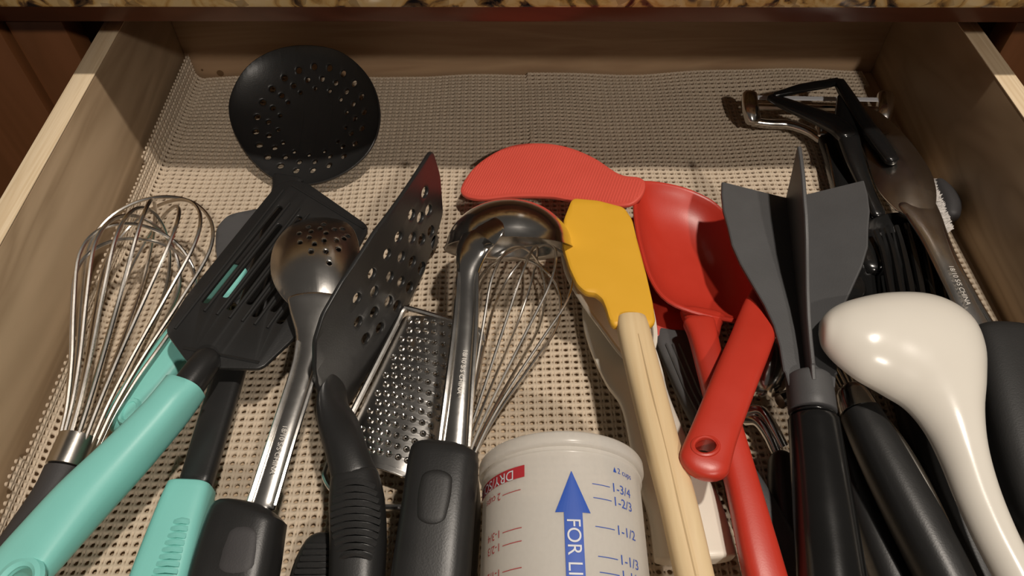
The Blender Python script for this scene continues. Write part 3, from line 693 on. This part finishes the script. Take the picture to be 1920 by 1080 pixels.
# ---- big red scoop spoon
t = thing('red_scoop', 'large red plastic scoop spoon with long red handle running to the bottom edge', 'spoon', base(1350, 700))
pl = Plane((1300, 585, .040), (1270, 345, .040), (1410, 560, .033))
bowl('bowl', pl, [(1194, 350), (1206, 340), (1250, 344), (1300, 358), (1348, 386), (1385, 440), (1410, 510), (1418, 570), (1400, 598), (1340, 592), (1262, 566), (1225, 525), (1203, 460), (1193, 400)], 'red', t, lambda s, a: -.015*(1-min(1, s*1.02)**4.2), .0030, nr=12, rim=.0014, center=(1310, 480))
loft('neck', [(1318, 584, .0310, 50, .0045), (1318, 602, .0325, 36, .005), (1322, 630, .0355, 26, .005)], 'red', t, 20, 3, .3, .2)
loft('handle', [(1308, 598, .0370, 31, .0045), (1318, 630, .0385, 27, .0055), (1335, 700, .0395, 26, .006), (1362, 800, .0395, 28, .0062), (1392, 910, .0390, 31, .0064), (1424, 1040, .0380, 38, .0066), (1455, 1160, .036, 42, .0066)], 'red', t, 24, 3, .4, .9)

# ---- red ladle whose handle end lies over the scoop handle
t = thing('red_ladle', 'red utensil whose handle with round hanging hole crosses over the red scoop handle', 'ladle', base(1340, 880))
hd = loft('handle', [(1312, 896, .0570, 47, .0046), (1322, 862, .0567, 47, .0050), (1340, 810, .0560, 43, .0055), (1375, 720, .0540, 41, .0056), (1406, 645, .0495, 39, .0054), (1430, 582, .0440, 37, .0044), (1450, 536, .0400, 34, .0036)], 'red', t, 28, 3.0, .75, .5)
pl = Plane((1310, 880, .0570), (1375, 720, .0540), (1365, 850, .0570))
pierce(hd, [pl.pt(*pl.uv(*p)) for p in ell(1320, 847, 20, 13.5, 0, 28)], pl.N)
tube('hole_edge', [pl.pt(*pl.uv(*p), .0046) for p in ell(1320, 847, 24, 17, 0, 32)], .0012, 'red', hd, 8, closed=True)
loft('neck', [(1438, 565, .0420, 27, .0034), (1456, 545, .0350, 24, .0030), (1480, 522, .027, 22, .0028), (1530, 502, .023, 24, .0022), (1560, 495, .022, 26, .002)], 'red', t, 18, 3, .4, .4)
pl = Plane((1545, 500, .022), (1590, 470, .022), (1560, 520, .022))
sheet('head', pl, rc([(1535, 470), (1583, 455), (1582, 508), (1540, 530)], 6), [], 'red', t, .003, .0008)

# ---- charcoal meat chopper
t = thing('meat_chopper', 'charcoal meat chopper with radiating fins and glossy black handle', 'chopper', base(1520, 760))
tipc = at(1478, 370, .0560); shc = at(1520, 742, .0470); ax = (shc-tipc).normalized(); La = (shc-tipc).length
upv = Vector((0, 0, 1)); upv = (upv-ax*upv.dot(ax)).normalized(); sdv = ax.cross(upv)
prf = [(0, .0440), (.010, .0446), (.022, .0440), (.034, .0415), (.046, .0396), (.058, .0350), (.070, .0286), (.082, .0222), (.094, .0176), (.106, .0142), (.120, .0134), (La-.010, .0126), (La-.003, .0114)]
ROT = -8
prf = [(a, b*.041/.044 if a < .1 else b) for a, b in prf]
for k in range(5):
    a = math.radians(90+72*k+ROT); rd = upv*math.sin(a)+sdv*math.cos(a); nn = ax.cross(rd).normalized(); V = []; Fc = []
    for s, r in prf:
        for q, (rr, hw) in enumerate(((0, .0019), (r*.5, .0014), (r-.0006, .0011), (r, .0006))):
            for sg in (-1, 1): V.append(tipc+ax*(s+.004*(0 if s > .05 else (1-rr/max(r, .001))*.7))+rd*rr+nn*(sg*hw))
    n = len(prf)
    for i in range(n-1):
        for q in range(3):
            for sg in (0, 1): b = i*8+q*2+sg; Fc.append((b, b+2, b+10, b+8))
        b = i*8+6; Fc.append((b, b+1, b+9, b+8)); b = i*8; Fc.append((b, b+1, b+9, b+8))
    for q in range(3):
        for i in (0, n-1): b = i*8+q*2; Fc.append((b, b+1, b+3, b+2))
    link('blade', V, Fc, 'charcoal', t, angle=30)
def axst(s, w_, off=0): p = tipc+ax*s+upv*off; return [p.x, p.y, p.z, w_, w_, 0]
loft('collar', None, 'charcoal', t, 26, 2, .3, .1, arr=np.array([axst(La-.012, .0108), axst(La-.004, .0112), axst(La+.004, .0113), axst(La+.010, .0113)]))
loft('ring', None, 'gloss', t, 26, 2, .1, .1, arr=np.array([axst(La+.0098, .0108), axst(La+.0125, .0108)]))
arr = np.array([axst(La+.012, .0116), axst(La+.025, .0120), axst(La+.06, .0134), axst(La+.10, .0146), axst(La+.15, .0140)])
loft('handle', None, 'gloss', t, 30, 2.1, .12, .9, arr=arr)

# ---- white soup ladle, face down
t = thing('white_ladle', 'glossy white plastic soup ladle lying face down at the right', 'ladle', base(1800, 800))
rails('ladle_body', [(1534.5, 622, 1534.5, 628, .062, .0010), (1538, 602, 1540, 650, .062, .0080), (1556, 584, 1554, 670, .0615, .0120), (1590, 571, 1575, 690, .061, .0155), (1650, 560, 1605, 713, .060, .0185), (1720, 561, 1638, 732, .058, .0205), (1775, 578, 1664, 747, .057, .0210), (1818, 612, 1690, 763, .056, .0205), (1840, 662, 1711, 783, .055, .0185), (1843, 720, 1729, 806, .054, .0160), (1840, 778, 1745, 833, .053, .0138), (1847, 845, 1765, 876, .052, .0118), (1868, 920, 1791, 940, .051, .0104), (1900, 1000, 1825, 1014, .050, .0098), (1943, 1088, 1869, 1097, .049, .0095), (1975, 1150, 1905, 1165, .048, .0085), (1978, 1160, 1915, 1180, .048, .004)], 'white', t)

# ---- steel server on the right with black handle
t = thing('steel_server', 'stainless steel serving spoon with thick black handle along the right wall', 'serving spoon', base(1800, 560))
pl = Plane((1700, 395, .034), (1640, 215, .030), (1750, 345, .036))
bowl('bowl', pl, [(1598, 225), (1605, 200), (1640, 205), (1682, 238), (1722, 285), (1748, 328), (1756, 365), (1750, 395), (1726, 412), (1690, 398), (1655, 366), (1638, 338), (1620, 285)], 'brushed', t, lambda s, a: .0050*(1-s*s), .0014, center=(1690, 320))
nk = loft('shank', [(1712, 372, .0340, 38, .0020), (1730, 402, .0340, 34, .0028), (1752, 446, .0340, 27, .0034), (1775, 495, .0340, 25, .0034), (1808, 560, .0335, 27, .0034), (1846, 632, .0325, 33, .0034)], 'steel', t, 26, 2.1, .5, .1)
for sx in (-1, 1): tube('edge_rib', [at(x+sx*hw, y, z) for x, y, z, hw in ((1730, 402, .0345, 30), (1752, 446, .0362, 24), (1775, 495, .0368, 22), (1808, 560, .0366, 24), (1842, 626, .0358, 29))], .0011, 'steel', nk, 6, sub=4)
stamp(nk, '18/10 S/S CHINA', (1778, 498), (1812, 572), (.0390, .0386), 1.0)
loft('handle', [(1872, 615, .0335, 62, .0105), (1888, 660, .0330, 68, .0130), (1915, 760, .0320, 76, .0140), (1960, 900, .030, 84, .0140), (2010, 1040, .028, 84, .0135)], 'nylon_dull', t, 30, 3.2, .35, 1)

# ---- wide chrome peeler in the back right corner
t = thing('wide_peeler', 'wide chrome peeler with black handle in the far right corner', 'peeler', base(1545, 260))
for cx, cy, z in ((1407, 205, .020), (1658, 205, .020)):
    k = 1 if cx < 1500 else -1
    loft('blade_holder', [(cx-2*k, cy-32, .024, 14, .004), (cx, cy, .020, 15, .005), (cx+8*k, cy+28, .013, 14, .004)], 'chrome', t, 16, 3, .6, .6)
loft('blade', [(1418, 183, .0235, 6, .0004), (1648, 187, .0235, 6, .0004)], 'whitep_glint', t, 10, 4, 0, 0)  # steel blade; its bright reflection is painted in as plain white
tube('cross_bar', [at(1415, 200, .020), at(1648, 206, .020)], .0026, 'chrome', t, 8)
tube('frame_arm', [at(x, y, z) for x, y, z in ((1410, 228, .013), (1440, 232, .0125), (1480, 234, .0125), (1515, 246, .013), (1543, 265, .0135))], .0036, 'chrome', t, 10, sub=5)
tube('frame_arm', [at(x, y, z) for x, y, z in ((1660, 222, .013), (1630, 226, .0125), (1600, 232, .0125), (1572, 248, .013), (1553, 265, .0135))], .0036, 'chrome', t, 10, sub=5)
loft('collar', [(1546, 238, .015, 20, .004), (1552, 262, .015, 19, .005)], 'chrome', t, 16, 3, .3, .3)
loft('handle', [(1550, 258, .0145, 18, .005), (1565, 300, .014, 19, .0062), (1590, 370, .0135, 27, .0075), (1612, 430, .013, 30, .0078), (1640, 520, .0125, 28, .007)], 'gloss', t, 20, 2.8, .4, .9)
tube('edge_strip', [at(x, y, z) for x, y, z in ((1548, 270, .0185), (1556, 300, .0188), (1566, 350, .019))], .0007, 'chrome', t, 6)

# ---- black forked peeler lying across it
t = thing('black_peeler', 'glossy black plastic peeler with two angled arms lying over the chrome peeler', 'peeler', base(1570, 180, .03))
loft('frame_arm', [(1441, 181, .031, 8, .002), (1475, 196, .033, 14, .003), (1520, 214, .0345, 17, .0035), (1570, 236, .0345, 22, .004), (1596, 262, .034, 20, .004)], 'gloss', t, 16, 3, .6, .6)
loft('frame_arm', [(1572, 152, .037, 9, .003), (1592, 186, .038, 13, .0035), (1620, 230, .0385, 15, .0035), (1652, 272, .040, 16, .0035), (1676, 306, .040, 13, .003)], 'gloss', t, 16, 3, .6, .8)
loft('cross_piece', [(1450, 180, .033, 5, .002), (1500, 166, .036, 10, .0018), (1545, 158, .037, 10, .0018), (1574, 152, .037, 8, .002)], 'gloss', t, 14, 3.4, .5, .5)
loft('handle', [(1584, 180, .035, 14, .0035), (1586, 235, .034, 20, .004), (1600, 290, .031, 18, .004), (1622, 350, .026, 14, .0035), (1650, 410, .022, 14, .003)], 'gloss', t, 16, 2.8, .6, .9)

# ---- brush against the right wall
t = thing('cleaning_brush', 'white bristled brush with dark rounded head tucked beside the right wall', 'brush', base(1775, 390))
loft('head', [(1757, 338, .017, 8, .003), (1772, 360, .017, 15, .005), (1783, 385, .016, 17, .006), (1783, 412, .015, 13, .005)], 'rubber', t, 18, 2.4, .8, .8)
V = []; Fc = []; rn = random.Random(2)
for k in range(700):
    a = rn.random(); x = 1756+a*30+rn.uniform(-9, 3); y = 338+a*92+rn.uniform(-3, 3); p = at(x, y, rn.uniform(.012, .020)); q = p+Vector((-.010+rn.uniform(-.002, .002), -.004+rn.uniform(-.003, .003), rn.uniform(-.003, .002)))
    b = len(V); e = Vector((0, .0003, .0002)); V += [p-e, p+e, p+Vector((0, 0, .0004)), q]; Fc += [(b, b+1, b+3), (b+1, b+2, b+3), (b+2, b, b+3)]
o = link('bristles', V, Fc, 'bristle', t, smooth=False); o['kind'] = 'stuff'

# ---- black pasta server
t = thing('pasta_server', 'glossy black ribbed pasta server partly covered by the white ladle', 'pasta server', base(1660, 520))
pl = Plane((1600, 580, .018), (1690, 410, .024), (1770, 560, .020))
out = catmull([(1610, 440), (1650, 408), (1705, 405), (1752, 440), (1782, 510), (1786, 580), (1740, 620), (1670, 622), (1612, 590), (1592, 520)], 6, True)
bo = sheet('bowl', pl, out, [rc([(1625, 478), (1645, 476), (1652, 502), (1628, 505)], 6)], 'gloss', t, .003, .001, lambda u, v, s: -.010*(1-s*s), .006, (1690, 510))
for k in range(7):
    x0 = 1640+k*19; P = [at(x0+dx, y, z) for dx, y, z in ((2, 420+abs(k-3)*4, .027), (14, 465, .0245), (26, 520, .0235), (36, 575, .0245), (40, 600, .027))]
    tube('tooth', P, lambda q: .0022-.0006*abs(2*q-1), 'gloss', bo, 8, sub=4)
loft('handle', [(1700, 600, .016, 40, .004), (1715, 680, .0165, 48, .006), (1745, 790, .016, 58, .0085), (1790, 920, .015, 62, .0095), (1850, 1080, .014, 62, .0095), (1890, 1190, .014, 56, .009)], 'nylon', t, 22, 2.8, .4, .9)
loft('shoulder', [(1622, 545, .0215, 26, .004), (1590, 540, .022, 34, .005), (1555, 548, .022, 36, .005), (1510, 560, .0200, 28, .0045)], 'gloss', t, 18, 3, .5, .5)

# ---- chrome collared black handle (right)
t = thing('collared_tool', 'black handled tool with chrome collar and steel rods below the white ladle', 'kitchen tool', base(1650, 850))
for dx in (-12, -4, 5, 13): tube('rod', [at(1592+dx, 735, .034), at(1575+dx*1.1, 700, .0345), at(1548+dx*1.3, 655, .034)], .0011, 'wire', t, 7)
loft('collar', [(1592, 724, .034, 18, .0060), (1597, 738, .034, 29, .0082), (1612, 774, .034, 35, .0098)], 'chrome', t, 24, 2.2, .4, .05)
hd = loft('handle', [(1611, 771, .034, 34, .0098), (1644, 836, .034, 40, .0112), (1690, 925, .0335, 45, .0122), (1750, 1040, .0325, 48, .0125), (1810, 1160, .031, 46, .0120)], 'nylon', t, 26, 2.4, .1, 1)
tube('inlay_strip', [at(x, y, z) for x, y, z in ((1664, 786, .0390), (1688, 828, .0395), (1732, 906, .0395), (1776, 988, .0385), (1806, 1046, .037))], lambda q: .0030*math.sin(math.pi*min(1, max(.06, q*.94+.05))), 'brushed', hd, 10, sub=4)
# ---- dull handle beneath it
t = thing('dull_handle', 'dull black handle lying low between the chopper and the chrome collared tool', 'handle', base(1630, 950))
loft('handle', [(1572, 770, .012, 26, .007), (1598, 850, .012, 38, .0095), (1640, 960, .012, 48, .0100), (1690, 1085, .012, 52, .0100), (1730, 1180, .012, 50, .0095)], 'nylon', t, 24, 3.2, .7, .9)
# ---- chrome scoop in the gap
t = thing('chrome_scoop', 'chrome ice cream scoop in the gap between red handle and chopper', 'scoop', base(1440, 720))
pl = Plane((1420, 735, .016), (1445, 640, .016), (1478, 700, .016))
bowl('bowl', pl, ell(1440, 692, 44, 56, 10, 16), 'chrome', t, lambda s, a: .016*math.sqrt(max(0, 1-s*s)), .0014)
for a, b, c, d in (((1395, 772, .010), (1425, 770, .014), (1448, 800, .0135), (1468, 838, .010)), ((1398, 788, .008), (1420, 790, .012), (1440, 815, .0115), (1456, 850, .008))):
    tube('lever_arm', [at(*p) for p in (a, b, c, d)], .0030, 'chrome', t, 10, sub=5)
tube('spring_pin', [at(1462, 752, .018), at(1480, 745, .018)], .0045, 'chrome', t, 12)
loft('handle', [(1462, 850, .0115, 20, .0065), (1468, 900, .0120, 27, .0078), (1478, 980, .0120, 30, .008), (1494, 1085, .0120, 32, .008), (1510, 1170, .0120, 30, .008)], 'nylon', t, 22, 2.6, .8, .9)
# ---- steel wire tool at the lower right
t = thing('wire_masher', 'bent steel wire tool in the shadow under the white ladle handle', 'masher', base(1815, 1000))
tube('wire_loop', [at(x, y, z) for x, y, z in ((1786, 880, .010), (1795, 930, .010), (1803, 972, .011), (1822, 1020, .011), (1846, 1062, .010), (1872, 1100, .010))], .0014, 'wire', t, 8, sub=5)
tube('wire_loop', [at(x, y, z) for x, y, z in ((1830, 930, .007), (1822, 985, .007), (1838, 1040, .008), (1860, 1075, .009))], .0014, 'wire', t, 8, sub=5)
loft('joint', [(1795, 980, .011, 10, .003), (1815, 978, .011, 10, .003)], 'brushed', t, 12, 3, .4, .4)
